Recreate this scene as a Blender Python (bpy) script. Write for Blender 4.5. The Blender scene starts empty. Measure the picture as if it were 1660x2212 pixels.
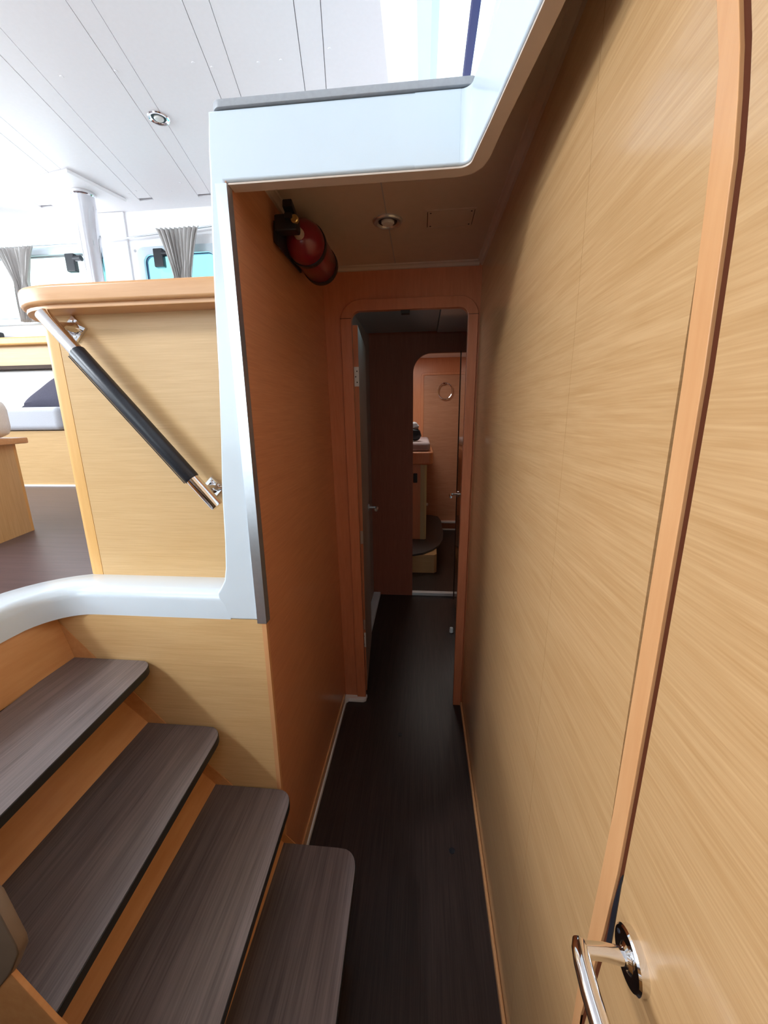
import bpy, bmesh, math, random
from mathutils import Vector, Matrix, Euler
from mathutils.geometry import tessellate_polygon
random.seed(7)
PI = math.pi
scene = bpy.context.scene
C = scene.collection

# ---------------------------------------------------------------- camera
F_PX = 849.16
cam_d = bpy.data.cameras.new('camera')
cam_d.sensor_fit = 'HORIZONTAL'; cam_d.sensor_width = 36.0
cam_d.lens = 36.0 * F_PX / 1660.0
cam_d.clip_start = 0.02; cam_d.clip_end = 200
cam = bpy.data.objects.new('camera', cam_d); C.objects.link(cam)
rt = Vector((0.99547219, 0.09418297, -0.01283331)); up = Vector((-0.00959321, 0.23387009, 0.97222053)); fw = Vector((-0.09456795, 0.96769538, -0.23371469))
m = Matrix((( rt.x, up.x, -fw.x, 0), (rt.y, up.y, -fw.y, 0), (rt.z, up.z, -fw.z, 1.5), (0, 0, 0, 1)))
cam.matrix_world = m
scene.camera = cam

# ---------------------------------------------------------------- light and exposure
scene.view_settings.view_transform = 'Standard'
scene.view_settings.look = 'None'
scene.view_settings.exposure = 0.0
scene.view_settings.gamma = 1.0
scene.view_settings.use_curve_mapping = False
scene.cycles.use_denoising = True
scene.cycles.max_bounces = 14
scene.cycles.diffuse_bounces = 9
scene.cycles.glossy_bounces = 5
scene.cycles.transparent_max_bounces = 8
scene.cycles.sample_clamp_indirect = 6.0

world = bpy.data.worlds.new('sky'); scene.world = world
world.use_nodes = True
wn = world.node_tree
for n in list(wn.nodes): wn.nodes.remove(n)
wo = wn.nodes.new('ShaderNodeOutputWorld'); wb = wn.nodes.new('ShaderNodeBackground')
wtc = wn.nodes.new('ShaderNodeTexCoord'); wsp = wn.nodes.new('ShaderNodeSeparateXYZ'); wr = wn.nodes.new('ShaderNodeValToRGB')
wr.color_ramp.elements[0].position = 0.0; wr.color_ramp.elements[0].color = (0.50, 0.80, 0.80, 1)
wr.color_ramp.elements[1].position = 0.55; wr.color_ramp.elements[1].color = (0.84, 0.92, 1.0, 1)
e = wr.color_ramp.elements.new(0.12); e.color = (0.74, 0.92, 0.96, 1)
wn.links.new(wtc.outputs['Generated'], wsp.inputs[0]); wn.links.new(wsp.outputs['Z'], wr.inputs[0])
wn.links.new(wr.outputs[0], wb.inputs[0]); wb.inputs[1].default_value = 2.6
wn.links.new(wb.outputs[0], wo.inputs[0])

def area(name, loc, target, sx, sy, power, color):
    d = bpy.data.lights.new(name, 'AREA'); d.shape = 'RECTANGLE'; d.size = sx; d.size_y = sy; d.energy = power; d.color = color
    o = bpy.data.objects.new(name, d); C.objects.link(o); o.location = loc
    o.rotation_euler = (Vector(target) - Vector(loc)).to_track_quat('-Z', 'Y').to_euler()
    return o
DAY = (0.85, 0.92, 1.0)
# daylight through the saloon's openings: aft door, aft window, port windows, front windows, side window, roof hatches of the cabins
area('daylight_aft_door', (-2.35, -2.55, 2.05), (-1.9, 1.0, 2.5), 1.6, 1.7, 27, DAY)
area('daylight_roof_hatch', (-2.3, -0.35, 2.985), (-0.7, 0.7, 0.9), 0.50, 0.50, 84, DAY)
area('daylight_port_windows', (-4.50, 0.4, 2.45), (-2.5, 0.6, 3.0), 3.4, 0.7, 125, DAY)
area('daylight_front_windows', (-2.5, 3.12, 2.5), (-1.6, 1.4, 3.0), 2.4, 0.4, 17, DAY)
area('daylight_side_window', (0.42, 1.65, 2.55), (-1.0, 1.6, 2.9), 1.3, 0.5, 8, DAY)
area('daylight_cabin_hatch', (-0.15, 4.3, 2.17), (-0.1, 4.4, 0), 0.5, 0.5, 6.5, (1.0, 0.93, 0.85))
pl_ = bpy.data.lights.new('lobby_fill', 'POINT'); pl_.energy = 0.9; pl_.color = (0.42, 0.82, 1.0); pl_.shadow_soft_size = 0.03  # added fill light, unseen behind the door header, tints the lobby ceiling
plo = bpy.data.objects.new('lobby_fill', pl_); C.objects.link(plo); plo.location = (-0.20, 1.97, 2.06)

# ---------------------------------------------------------------- materials
def nt(name):
    mt = bpy.data.materials.new(name); mt.use_nodes = True
    t = mt.node_tree; b = t.nodes['Principled BSDF']
    return mt, t, b
def setp(b, color=None, rough=None, metal=None, spec=None, coat=None, coat_rough=None, sheen=None, trans=None):
    if color is not None: b.inputs['Base Color'].default_value = (*color, 1)
    if rough is not None: b.inputs['Roughness'].default_value = rough
    if metal is not None: b.inputs['Metallic'].default_value = metal
    if spec is not None: b.inputs['Specular IOR Level'].default_value = spec
    if coat is not None: b.inputs['Coat Weight'].default_value = coat
    if coat_rough is not None: b.inputs['Coat Roughness'].default_value = coat_rough
    if sheen is not None: b.inputs['Sheen Weight'].default_value = sheen
    if trans is not None: b.inputs['Transmission Weight'].default_value = trans
def wood(name, dark, light, axis='X', rough=0.38, coat=0.0, coat_rough=0.2, fine=260.0, along=8.0, contrast=1.0, spec=0.4, bump=0.03):
    mt, t, b = nt(name); setp(b, rough=rough, coat=coat, coat_rough=coat_rough, spec=spec)
    tc = t.nodes.new('ShaderNodeTexCoord')
    def streak(f, a, detail):
        mp = t.nodes.new('ShaderNodeMapping'); s = [f, f, f]; s['XYZ'.index(axis)] = a
        mp.inputs['Scale'].default_value = s
        n = t.nodes.new('ShaderNodeTexNoise'); n.inputs['Scale'].default_value = 1.0; n.inputs['Detail'].default_value = detail; n.inputs['Roughness'].default_value = 0.6
        t.links.new(tc.outputs['Object'], mp.inputs[0]); t.links.new(mp.outputs[0], n.inputs[0])
        return n
    n1 = streak(fine, along, 3); n2 = streak(fine * 0.18, along * 0.35, 2)
    mx = t.nodes.new('ShaderNodeMix'); mx.data_type = 'FLOAT'; mx.inputs[0].default_value = 0.34
    t.links.new(n1.outputs['Fac'], mx.inputs[2]); t.links.new(n2.outputs['Fac'], mx.inputs[3])
    r = t.nodes.new('ShaderNodeValToRGB'); w = 0.16 / contrast
    r.color_ramp.elements[0].position = 0.5 - w; r.color_ramp.elements[0].color = (*dark, 1)
    r.color_ramp.elements[1].position = 0.5 + w; r.color_ramp.elements[1].color = (*light, 1)
    t.links.new(mx.outputs[0], r.inputs[0]); t.links.new(r.outputs[0], b.inputs['Base Color'])
    if bump:
        bp = t.nodes.new('ShaderNodeBump'); bp.inputs['Strength'].default_value = bump; bp.inputs['Distance'].default_value = 0.001
        t.links.new(n1.outputs['Fac'], bp.inputs['Height']); t.links.new(bp.outputs[0], b.inputs['Normal'])
    return mt
def plain(name, color, rough=0.5, metal=0.0, spec=0.5, noise=0.0, scale=30.0, **k):
    mt, t, b = nt(name); setp(b, color=color, rough=rough, metal=metal, spec=spec, **k)
    if noise:
        tc = t.nodes.new('ShaderNodeTexCoord'); n = t.nodes.new('ShaderNodeTexNoise'); n.inputs['Scale'].default_value = scale; n.inputs['Detail'].default_value = 4
        r = t.nodes.new('ShaderNodeValToRGB')
        r.color_ramp.elements[0].position = 0.3; r.color_ramp.elements[0].color = (*[c * (1 - noise) for c in color], 1)
        r.color_ramp.elements[1].position = 0.7; r.color_ramp.elements[1].color = (*[min(1, c * (1 + noise)) for c in color], 1)
        t.links.new(tc.outputs['Object'], n.inputs[0]); t.links.new(n.outputs['Fac'], r.inputs[0]); t.links.new(r.outputs[0], b.inputs['Base Color'])
    return mt
VD, VL = (0.57, 0.345, 0.145), (0.69, 0.455, 0.215)
M = {}
M['veneer_y'] = wood('pale veneer grain fore and aft', VD, VL, 'Y', 0.36, 0.35, 0.16)
M['veneer_x'] = wood('pale veneer grain athwart', VD, VL, 'X', 0.40, 0.15, 0.2, fine=420, along=9, contrast=0.8)
M['veneer_z'] = wood('pale veneer upright grain', VD, VL, 'Z', 0.40, 0.15, 0.2)
M['shade_veneer'] = wood('veneer reddened for corridor shade', (0.50, 0.195, 0.088), (0.61, 0.26, 0.122), 'Y', 0.34, 0.35, 0.18)  # redder copy of the wall veneer; shade and bounced light put into the colour
M['wall_veneer'] = wood('pale wall veneer', (0.47, 0.26, 0.105), (0.595, 0.36, 0.17), 'Y', 0.34, 0.5, 0.13, fine=340, along=9, spec=0.5)
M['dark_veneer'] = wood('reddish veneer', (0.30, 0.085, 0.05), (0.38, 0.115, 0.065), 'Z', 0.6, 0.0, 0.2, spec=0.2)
M['solid'] = wood('solid moulding wood', (0.60, 0.29, 0.12), (0.66, 0.34, 0.15), 'Z', 0.34, 0.2, 0.2, fine=90, bump=0)
M['solid_x'] = wood('solid moulding wood athwart', (0.60, 0.31, 0.13), (0.68, 0.37, 0.17), 'X', 0.34, 0.2, 0.2, fine=90, bump=0)
M['corner'] = wood('honey corner post', (0.70, 0.38, 0.12), (0.76, 0.44, 0.155), 'Z', 0.4, 0.1, 0.2, fine=90, bump=0)
M['salmon'] = wood('salmon door frame wood', (0.52, 0.175, 0.08), (0.60, 0.215, 0.105), 'Z', 0.35, 0.1, fine=90, bump=0)
M['floor'] = wood('dark brown floor laminate', (0.022, 0.014, 0.012), (0.052, 0.034, 0.029), 'Y', 0.36, 0, fine=260, along=5, spec=0.4)
M['tread'] = wood('brown tread laminate', (0.090, 0.066, 0.060), (0.20, 0.155, 0.142), 'Y', 0.36, 0, fine=260, along=5, spec=0.75)
M['rubber'] = plain('black edge band', (0.012, 0.012, 0.012), 0.5)
M['gel'] = plain('white gelcoat', (0.64, 0.72, 0.78), 0.22, spec=0.5, noise=0.015, scale=6, coat=0.3, coat_rough=0.08)
M['liner'] = plain('white headliner', (0.90, 0.885, 0.90), 0.5, noise=0.01, scale=60)
M['liner_gap'] = plain('grey joint', (0.42, 0.41, 0.43), 0.7)
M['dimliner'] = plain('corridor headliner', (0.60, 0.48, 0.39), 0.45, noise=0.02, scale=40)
M['alu'] = plain('brushed aluminium', (0.72, 0.76, 0.80), 0.28, metal=0.9, noise=0.03, scale=80)
M['chrome'] = plain('polished stainless steel', (0.82, 0.82, 0.83), 0.07, metal=1.0)
M['leather'] = plain('black leather', (0.012, 0.014, 0.02), 0.38, noise=0.3, scale=400)
M['black'] = plain('black plastic', (0.012, 0.013, 0.018), 0.4)
M['greytop'] = plain('grey worktop laminate', (0.34, 0.35, 0.37), 0.4, noise=0.05, scale=120)
M['greybrown'] = plain('grey brown painted panel', (0.44, 0.345, 0.29), 0.5, noise=0.06, scale=5)
M['cloth'] = plain('light grey upholstery', (0.50, 0.51, 0.55), 0.9, noise=0.06, scale=200, sheen=0.2)
M['cream'] = plain('cream upholstery', (0.78, 0.74, 0.70), 0.85, noise=0.04, scale=200)
M['pillow'] = plain('dark grey cushion cloth', (0.075, 0.07, 0.10), 0.9, noise=0.2, scale=250)
M['curtain'] = plain('striped linen curtain', (0.47, 0.445, 0.43), 0.9, noise=0.05, scale=250)
M['mattress'] = plain('pinkish mattress cloth', (0.55, 0.45, 0.46), 0.9, noise=0.05, scale=100)
M['red'] = plain('red enamel', (0.19, 0.005, 0.014), 0.3, coat=0.4)
M['brass'] = plain('brass', (0.75, 0.6, 0.25), 0.3, metal=1.0)
M['dark'] = plain('shadow gap board', (0.05, 0.022, 0.01), 0.7)
M['gapfill'] = plain('dark red brown door gasket', (0.085, 0.022, 0.008), 0.7, spec=0.1)  # shade of the door groove put into this colour
M['riser'] = wood('smooth orange riser wood', (0.55, 0.245, 0.085), (0.63, 0.31, 0.12), 'Y', 0.4, 0.1, fine=60, bump=0)
M['cap'] = plain('grey brown end cap', (0.20, 0.14, 0.095), 0.4, noise=0.05)
M['lens'] = plain('frosted lamp lens', (0.75, 0.75, 0.72), 0.25)
M['whiteplastic'] = plain('white plastic', (0.8, 0.8, 0.8), 0.35)
M['bluebar'] = plain('dark blue window bar', (0.02, 0.02, 0.12), 0.4)
def glass(name, tint, refl=0.08):
    mt = bpy.data.materials.new(name); mt.use_nodes = True; t = mt.node_tree
    for n in list(t.nodes): t.nodes.remove(n)
    o = t.nodes.new('ShaderNodeOutputMaterial'); tr = t.nodes.new('ShaderNodeBsdfTransparent'); gl = t.nodes.new('ShaderNodeBsdfGlossy'); mx = t.nodes.new('ShaderNodeMixShader')
    tr.inputs[0].default_value = (*tint, 1); gl.inputs['Roughness'].default_value = 0.03; mx.inputs[0].default_value = refl
    t.links.new(tr.outputs[0], mx.inputs[1]); t.links.new(gl.outputs[0], mx.inputs[2]); t.links.new(mx.outputs[0], o.inputs[0])
    return mt
M['glass'] = glass('clear window glass', (0.95, 0.98, 0.98), 0.05)
M['tintglass'] = glass('teal tinted window glass', (0.52, 0.78, 0.80), 0.05)

# ---------------------------------------------------------------- helpers
def smooth_mesh(me, angle=0.6):
    me.update()
    try:
        me.polygons.foreach_set('use_smooth', [True] * len(me.polygons)); me.set_sharp_from_angle(angle=angle)
    except Exception: pass
def link(name, me, mat, parent=None, smooth=True):
    o = bpy.data.objects.new(name, me); C.objects.link(o)
    if mat is not None and not me.materials:
        me.materials.append(M[mat] if isinstance(mat, str) else mat)
    if smooth: smooth_mesh(me)
    if parent is not None:
        w = wloc(parent); me.transform(Matrix.Translation(-w)); o.parent = parent
    return o
def wloc(o):
    v = Vector((0, 0, 0))
    while o is not None: v += o.location; o = o.parent
    return v
def from_bm(name, bm, mat, parent=None, smooth=True):
    bmesh.ops.recalc_face_normals(bm, faces=bm.faces)
    me = bpy.data.meshes.new(name); bm.to_mesh(me); bm.free()
    return link(name, me, mat, parent, smooth)
def bm_box(bm, lo, hi, bev=0.0, seg=2):
    vs = [bm.verts.new((x, y, z)) for x in (lo[0], hi[0]) for y in (lo[1], hi[1]) for z in (lo[2], hi[2])]
    idx = [(0, 1, 3, 2), (4, 6, 7, 5), (0, 4, 5, 1), (2, 3, 7, 6), (0, 2, 6, 4), (1, 5, 7, 3)]
    fs = [bm.faces.new([vs[i] for i in f]) for f in idx]
    if bev > 0:
        es = list({e for f in fs for e in f.edges})
        bmesh.ops.bevel(bm, geom=es, offset=bev, segments=seg, affect='EDGES', profile=0.5)
def box(name, lo, hi, mat, parent=None, bev=0.0, seg=2):
    bm = bmesh.new(); bm_box(bm, lo, hi, bev, seg); o = from_bm(name, bm, mat, parent)
    if bev > 0: wn_(o)
    return o
def wn_(o):
    w = o.modifiers.new('weighted normals', 'WEIGHTED_NORMAL'); w.keep_sharp = True; w.weight = 80
def prism(name, loops, axis, a, b, mat, parent=None, bev=0.0, seg=2, shear=None):
    """loops: [outer, hole...] lists of 2-D points; extruded along axis from a to b. axis X: (y,z); Y: (x,z); Z: (x,y). shear(p)->(da) offset along the axis"""
    def P(q, t):
        if shear: t = t + shear(q)
        return {'X': (t, q[0], q[1]), 'Y': (q[0], t, q[1]), 'Z': (q[0], q[1], t)}[axis]
    bm = bmesh.new(); flat = [q for l in loops for q in l]
    va = [bm.verts.new(P(q, a)) for q in flat]; vb = [bm.verts.new(P(q, b)) for q in flat]
    if len(loops) == 1:
        bm.faces.new(va); bm.faces.new(vb)
    else:
        tris = tessellate_polygon([[Vector((q[0], q[1], 0)) for q in l] for l in loops])
        for t in tris:
            try: bm.faces.new([va[i] for i in t]); bm.faces.new([vb[i] for i in t])
            except ValueError: pass
    k = 0
    for l in loops:
        n = len(l)
        for i in range(n):
            j = (i + 1) % n
            bm.faces.new((va[k + i], va[k + j], vb[k + j], vb[k + i]))
        k += n
    bmesh.ops.recalc_face_normals(bm, faces=bm.faces)
    if bev > 0:
        ea = set(va); eb = set(vb)
        es = [e for e in bm.edges if len(e.link_faces) == 2 and ((e.verts[0] in ea and e.verts[1] in ea) or (e.verts[0] in eb and e.verts[1] in eb)) and e.calc_face_angle(0) > 0.5]
        bmesh.ops.bevel(bm, geom=es, offset=bev, segments=seg, affect='EDGES', profile=0.5)
    o = from_bm(name, bm, mat, parent)
    if bev > 0: wn_(o)
    return o
def arc(cx, cy, r, a0, a1, n=8):
    return [(cx + r * math.cos(math.radians(a0 + (a1 - a0) * i / n)), cy + r * math.sin(math.radians(a0 + (a1 - a0) * i / n))) for i in range(n + 1)]
def rrect(x0, y0, x1, y1, r, n=6):
    if not isinstance(r, (list, tuple)): r = [r] * 4   # bottom-left, bottom-right, top-right, top-left
    o = []
    for (cx, cy, rr, a) in ((x0 + r[0], y0 + r[0], r[0], 180), (x1 - r[1], y0 + r[1], r[1], 270), (x1 - r[2], y1 - r[2], r[2], 0), (x0 + r[3], y1 - r[3], r[3], 90)):
        o += arc(cx, cy, rr, a, a + 90, n) if rr > 0 else [(cx, cy)]
    return o
def bm_tube(bm, pts, r, seg=14, caps=True):
    pts = [Vector(p) for p in pts]; n = len(pts)
    rr = r if isinstance(r, (list, tuple)) else [r] * n
    rings = []; ref = None
    for i, p in enumerate(pts):
        t = (pts[min(i + 1, n - 1)] - pts[max(i - 1, 0)]).normalized()
        if ref is None: ref = t.orthogonal().normalized()
        ref = (ref - t * ref.dot(t)).normalized(); bi = t.cross(ref)
        rings.append([bm.verts.new(p + (ref * math.cos(2 * PI * k / seg) + bi * math.sin(2 * PI * k / seg)) * rr[i]) for k in range(seg)])
    for a, b in zip(rings, rings[1:]):
        for k in range(seg): bm.faces.new((a[k], a[(k + 1) % seg], b[(k + 1) % seg], b[k]))
    if caps: bm.faces.new(rings[0]); bm.faces.new(rings[-1])
def tube(name, pts, r, mat, parent=None, seg=14):
    bm = bmesh.new(); bm_tube(bm, pts, r, seg); return from_bm(name, bm, mat, parent)
def bm_lathe(bm, prof, c, axis='Z', seg=28):
    """prof: (radius, height) pairs around the axis through c"""
    c = Vector(c); A = {'X': Vector((1, 0, 0)), 'Y': Vector((0, 1, 0)), 'Z': Vector((0, 0, 1))}[axis] if isinstance(axis, str) else Vector(axis).normalized()
    u = A.orthogonal().normalized(); v = A.cross(u); rings = []
    for r, h in prof:
        if r < 1e-6: rings.append([bm.verts.new(c + A * h)])
        else: rings.append([bm.verts.new(c + A * h + (u * math.cos(2 * PI * k / seg) + v * math.sin(2 * PI * k / seg)) * r) for k in range(seg)])
    for a, b in zip(rings, rings[1:]):
        if len(a) == 1 and len(b) == 1: continue
        for k in range(seg):
            k2 = (k + 1) % seg
            if len(a) == 1: bm.faces.new((a[0], b[k], b[k2]))
            elif len(b) == 1: bm.faces.new((a[k], a[k2], b[0]))
            else: bm.faces.new((a[k], a[k2], b[k2], b[k]))
    for ring in (rings[0], rings[-1]):
        if len(ring) > 2: bm.faces.new(ring)
def lathe(name, prof, c, axis, mat, parent=None, seg=28):
    bm = bmesh.new(); bm_lathe(bm, prof, c, axis, seg); return from_bm(name, bm, mat, parent)
def empty(name, loc):
    o = bpy.data.objects.new(name, None); C.objects.link(o); o.location = loc; o.empty_display_size = 0.05; return o
def tag(o, label, cat, group=None):
    o['label'] = label; o['category'] = cat
    if group: o['group'] = group
    return o
def thing(name, loc, label, cat, group=None): return tag(empty(name, loc), label, cat, group)
def st(o, label, cat='structure'):
    o['kind'] = 'structure'; o['label'] = label; o['category'] = cat; return o
def pillow_mesh(name, c, size, mat, parent=None, rot=(0, 0, 0), n=14, puff=1.0):
    bm = bmesh.new(); sx, sy, sz = size; grid = {}
    for s in (1, -1):
        for i in range(n + 1):
            for j in range(n + 1):
                u, v = 2 * i / n - 1, 2 * j / n - 1
                if s == -1 and (i in (0, n) or j in (0, n)): grid[s, i, j] = grid[1, i, j]; continue
                h = max(0, (1 - u ** 4) * (1 - v ** 4)) ** 0.55 * puff
                k = 1 - 0.05 * (1 - abs(u)) * abs(v) ** 2; k2 = 1 - 0.05 * (1 - abs(v)) * abs(u) ** 2
                grid[s, i, j] = bm.verts.new((u * sx / 2 * k2, v * sy / 2 * k, s * h * sz / 2))
    for s in (1, -1):
        for i in range(n):
            for j in range(n):
                bm.faces.new((grid[s, i, j], grid[s, i + 1, j], grid[s, i + 1, j + 1], grid[s, i, j + 1]))
    bmesh.ops.transform(bm, matrix=Matrix.Translation(c) @ (rot if isinstance(rot, Matrix) else Euler(rot).to_matrix().to_4x4()), verts=bm.verts)
    return from_bm(name, bm, mat, parent)

# ================================================================ STRUCTURE
XR, XL, YP, ZC = 0.225, -0.404, 0.903, 2.08
YD = lambda z: 1.84 - 0.0577 * z            # the first bulkhead leans slightly aft at its head

# ---- floors
fl = st(box('floor', (-4.8, -2.7, -0.04), (1.0, 5.6, 0.0), 'floor'), 'dark brown wood grain floor running along the narrow lower corridor', 'floor')
for (x, y, r) in ((-0.092, 1.603, 0.011), (0.120, 1.093, 0.011), (-0.078, 2.75, 0.010)):
    lathe('finger_hole', [(r, 0.0005), (r, 0.0015), (r * 0.85, 0.0015), (r * 0.8, 0.0006), (0, 0.0006)], (x, y, 0), 'Z', 'black', fl, 16)
# upper (saloon) floor: left of the white coaming, and around the stairwell behind the camera
st(prism('floor', [[(-4.6, -2.6), (0.22, -2.6), (0.22, -1.6), (-0.45, -1.6), (-0.45, 0.12), (-1.04, 0.12), (-1.04, 0.85), (-0.98, 0.95), (-0.47, 0.96), (-0.47, 3.2), (-4.6, 3.2)]], 'Z', 1.0, 1.05,
         wood('saloon floor laminate', (0.065, 0.040, 0.042), (0.12, 0.078, 0.08), 'X', 0.36, 0.0, 0.12, fine=200, along=4)), 'reddish brown wood grain saloon floor up beyond the white coaming', 'floor')

# ---- right wall: two veneered panels, soft joint between them
wr_ = st(box('wall_right', (XR + 0.004, 0.40, 0.0), (XR + 0.04, 1.90, 2.094), 'dark'), 'long pale veneered wall on the right of the corridor', 'wall')
box('panel', (XR, 0.386, 0.0), (XR + 0.006, 0.6555, 2.09), 'wall_veneer', wr_)
box('panel', (XR, 0.6563, 0.0), (XR + 0.006, 1.87, 2.09), 'wall_veneer', wr_)
st(box('wall_right', (XR + 0.04, -2.4, 0.0), (XR + 0.06, 0.42, 2.094), 'dark'), 'dark backing of the corridor wall behind the near door', 'wall')
st(box('baseboard_right', (XR - 0.010, 0.40, 0.0), (XR - 0.0005, 1.83, 0.022), 'solid', bev=0.003), 'thin orange wood skirting strip at the foot of the right wall', 'baseboard')

# ---- near door on the right wall
strip_n = [(0.3775, 0.30), (0.3775, 0.70), (0.358, 0.89), (0.350, 1.00), (0.3475, 1.13), (0.346, 1.26), (0.3455, 1.42), (0.346, 1.53), (0.350, 1.63), (0.353, 1.68), (0.359, 1.72), (0.366, 1.755), (0.376, 1.79), (0.40, 1.84), (0.44, 1.89)]
strip_f = [(0.490, 1.905), (0.440, 1.85), (0.412, 1.81), (0.397, 1.76), (0.391, 1.71), (0.387, 1.66), (0.384, 1.60), (0.381, 1.53), (0.380, 1.42), (0.381, 1.26), (0.384, 1.05), (0.390, 0.94), (0.402, 0.75), (0.408, 0.30)]
strip_n = [(0.3775, 0.0)] + strip_n; strip_f = strip_f + [(0.408, 0.0)]
strip_face = [(y + 0.0085, z) for y, z in strip_n]
d1 = st(prism('door_1', [strip_face + strip_f], 'X', XR - 0.001, XR + 0.035, 'solid', bev=0.001), 'orange wood door frame strip with a rounded head beside the near right door', 'door frame')
edge_n = [(y - 0.0005, z) for y, z in strip_n]
leaf_pts = [(-0.55, 0.03)] + [(y + 0.0001, z) for y, z in strip_n[1:]] + [(0.40, 1.90), (-0.55, 1.90)]
leaf_pts[1] = (leaf_pts[1][0], 0.03)
leaf = prism('door_leaf', [leaf_pts], 'X', XR + 0.0010, XR + 0.034, 'wall_veneer', d1)
prism('gapfill', [[(y - 0.0003, z) for y, z in strip_face] + [(y + 0.0003, z) for y, z in reversed(strip_n)]], 'X', XR + 0.0022, XR + 0.030, 'gapfill', d1)  # strip added to fill the frame groove and make it read dark
prism('strike_plate', [[(0.3505, 0.885), (0.3600, 0.885), (0.3585, 0.952), (0.3530, 1.000), (0.3508, 1.006)]], 'X', XR - 0.0003, XR + 0.010, 'black', d1, bev=0.0005)
hd = thing('lever_handle', (XR + 0.004, 0.313, 0.951), 'chrome lever handle with round rose on the near right door', 'door handle')
lathe('rose', [(0.0265, 0.0), (0.0265, -0.0105), (0.0245, -0.0125), (0.013, -0.0125), (0.0095, -0.015), (0.009, -0.0165), (0, -0.0165)], (XR + 0.004, 0.3105, 0.951), 'X', 'chrome', hd, 40)
lathe('lock_slot', [(0.0022, -0.0124), (0.0022, -0.0132), (0, -0.0132)], (XR + 0.004, 0.329, 0.958), 'X', 'black', hd, 10)
tube('neck', [(XR - 0.008, 0.311, 0.951), (0.196, 0.313, 0.952), (0.176, 0.3125, 0.953)], [0.0078, 0.0075, 0.0072], 'chrome', hd, 20)
tube('lever', [(0.1745, 0.3205, 0.9545), (0.1725, 0.3185, 0.9545), (0.171, 0.312, 0.9542), (0.1695, 0.300, 0.9535), (0.169, 0.28, 0.952), (0.170, 0.25, 0.950), (0.172, 0.215, 0.949), (0.174, 0.185, 0.948), (0.176, 0.175, 0.948)],
     [0.003, 0.0068, 0.0086, 0.0092, 0.0094, 0.0094, 0.0092, 0.0088, 0.004], 'chrome', hd, 22)

# ---- left corridor wall, lower panel facing the camera, baseboard
wl = st(prism('wall_left', [[(XL, YP + 0.0015), (XL, 1.835), (XL - 0.016, 1.835), (XL - 0.016, 1.031), (XL - 0.0015, 1.031), (XL - 0.0015, YP + 0.0015)]], 'Z', 0.0, 2.08, 'shade_veneer'), 'shaded orange veneered wall on the left of the corridor', 'wall')
lower = st(box('wall_front', (-1.25, YP, 0.0), (XL - 0.0018, YP + 0.03, 0.985), 'veneer_x'), 'veneered panel under the white coaming beside the stairs', 'wall')
box('edge_strip', (XL - 0.011, YP - 0.002, 0.0), (XL + 0.001, YP + 0.01, 0.985), 'solid', lower)
bb_path = [(XL, 0.93), (XL, 1.78)]
st(prism('baseboard_left', [[(XL - 0.001, YP + 0.01), (XL + 0.012, YP + 0.01), (XL + 0.012, 1.795), (XL + 0.022, 1.808), (-0.302, 1.808), (-0.288, 1.818), (-0.286, 1.85), (XL - 0.001, 1.85)]], 'Z', 0.0, 0.022, 'whiteplastic', bev=0.004),
   'white plastic skirting with a rounded kink by the inner door post', 'baseboard')
st(box('baseboard_left', (XL, YP + 0.01, 0.0225), (XL + 0.007, 1.79, 0.062), 'solid_x', bev=0.002), 'orange wood skirting band above the white skirting on the left', 'baseboard')

# ---- corridor ceiling
ccl = st(prism('ceiling', [[(XL - 0.015, 0.9347), (0.07, 0.9347), (0.125, 0.89), (0.150, 0.649), (0.165, 0.55), (0.17, -2.4), (XR + 0.04, -2.4), (XR + 0.04, 1.80), (XL - 0.015, 1.80)]], 'Z', ZC, ZC + 0.012, 'dimliner'), 'low beige ceiling over the corridor', 'ceiling')
cove = []
def cove_strip(name, p0, p1, side, label):
    p0, p1 = Vector((*p0, 0)), Vector((*p1, 0)); t = (p1 - p0).normalized(); nrm = Vector((-t.y, t.x, 0)) * side
    bm = bmesh.new(); prof = [(0, 0), (0.020, 0), (0.0175, -0.004), (0.013, -0.005), (0.008, -0.009), (0.006, -0.014), (0, -0.016)]
    ra = [bm.verts.new(p0 + nrm * a + Vector((0, 0, ZC + b))) for a, b in prof]; rb = [bm.verts.new(p1 + nrm * a + Vector((0, 0, ZC + b))) for a, b in prof]
    for i in range(len(prof)):
        j = (i + 1) % len(prof); bm.faces.new((ra[i], ra[j], rb[j], rb[i]))
    bm.faces.new(ra); bm.faces.new(rb)
    return st(from_bm(name, bm, 'dimliner'), label, 'trim')
cove_strip('trim_1', (XR, -1.5), (XR, YD(ZC)), 1, 'pale cove strip between the ceiling and the right wall')
cove_strip('trim_2', (XL, YD(ZC)), (XL, 0.935), 1, 'pale cove strip between the corridor ceiling and the left wall')
cove_strip('trim_3', (XR - 0.012, YD(ZC)), (XL + 0.012, YD(ZC)), 1, 'pale cove strip over the inner doorway')
box('joint', (-0.1115, 0.94, ZC - 0.0012), (-0.1085, 1.33, ZC + 0.001), 'liner_gap', ccl)
box('joint', (-0.1115, 1.40, ZC - 0.0012), (-0.1085, 1.70, ZC + 0.001), 'liner_gap', ccl)
hatch = thing('access_hatch', (0.078, 1.367, ZC), 'square screwed access plate in the corridor ceiling', 'hatch')
prism('frame', [rrect(0.004, 1.312, 0.152, 1.422, 0.004), rrect(0.009, 1.317, 0.147, 1.417, 0.003)], 'Z', ZC - 0.003, ZC + 0.001, 'dimliner', hatch)
box('gap', (0.0088, 1.3168, ZC - 0.0006), (0.1472, 1.4172, ZC + 0.001), 'dark', hatch)
box('cover', (0.0112, 1.3192, ZC - 0.0024), (0.1448, 1.4148, ZC - 0.0004), 'dimliner', hatch)
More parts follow.
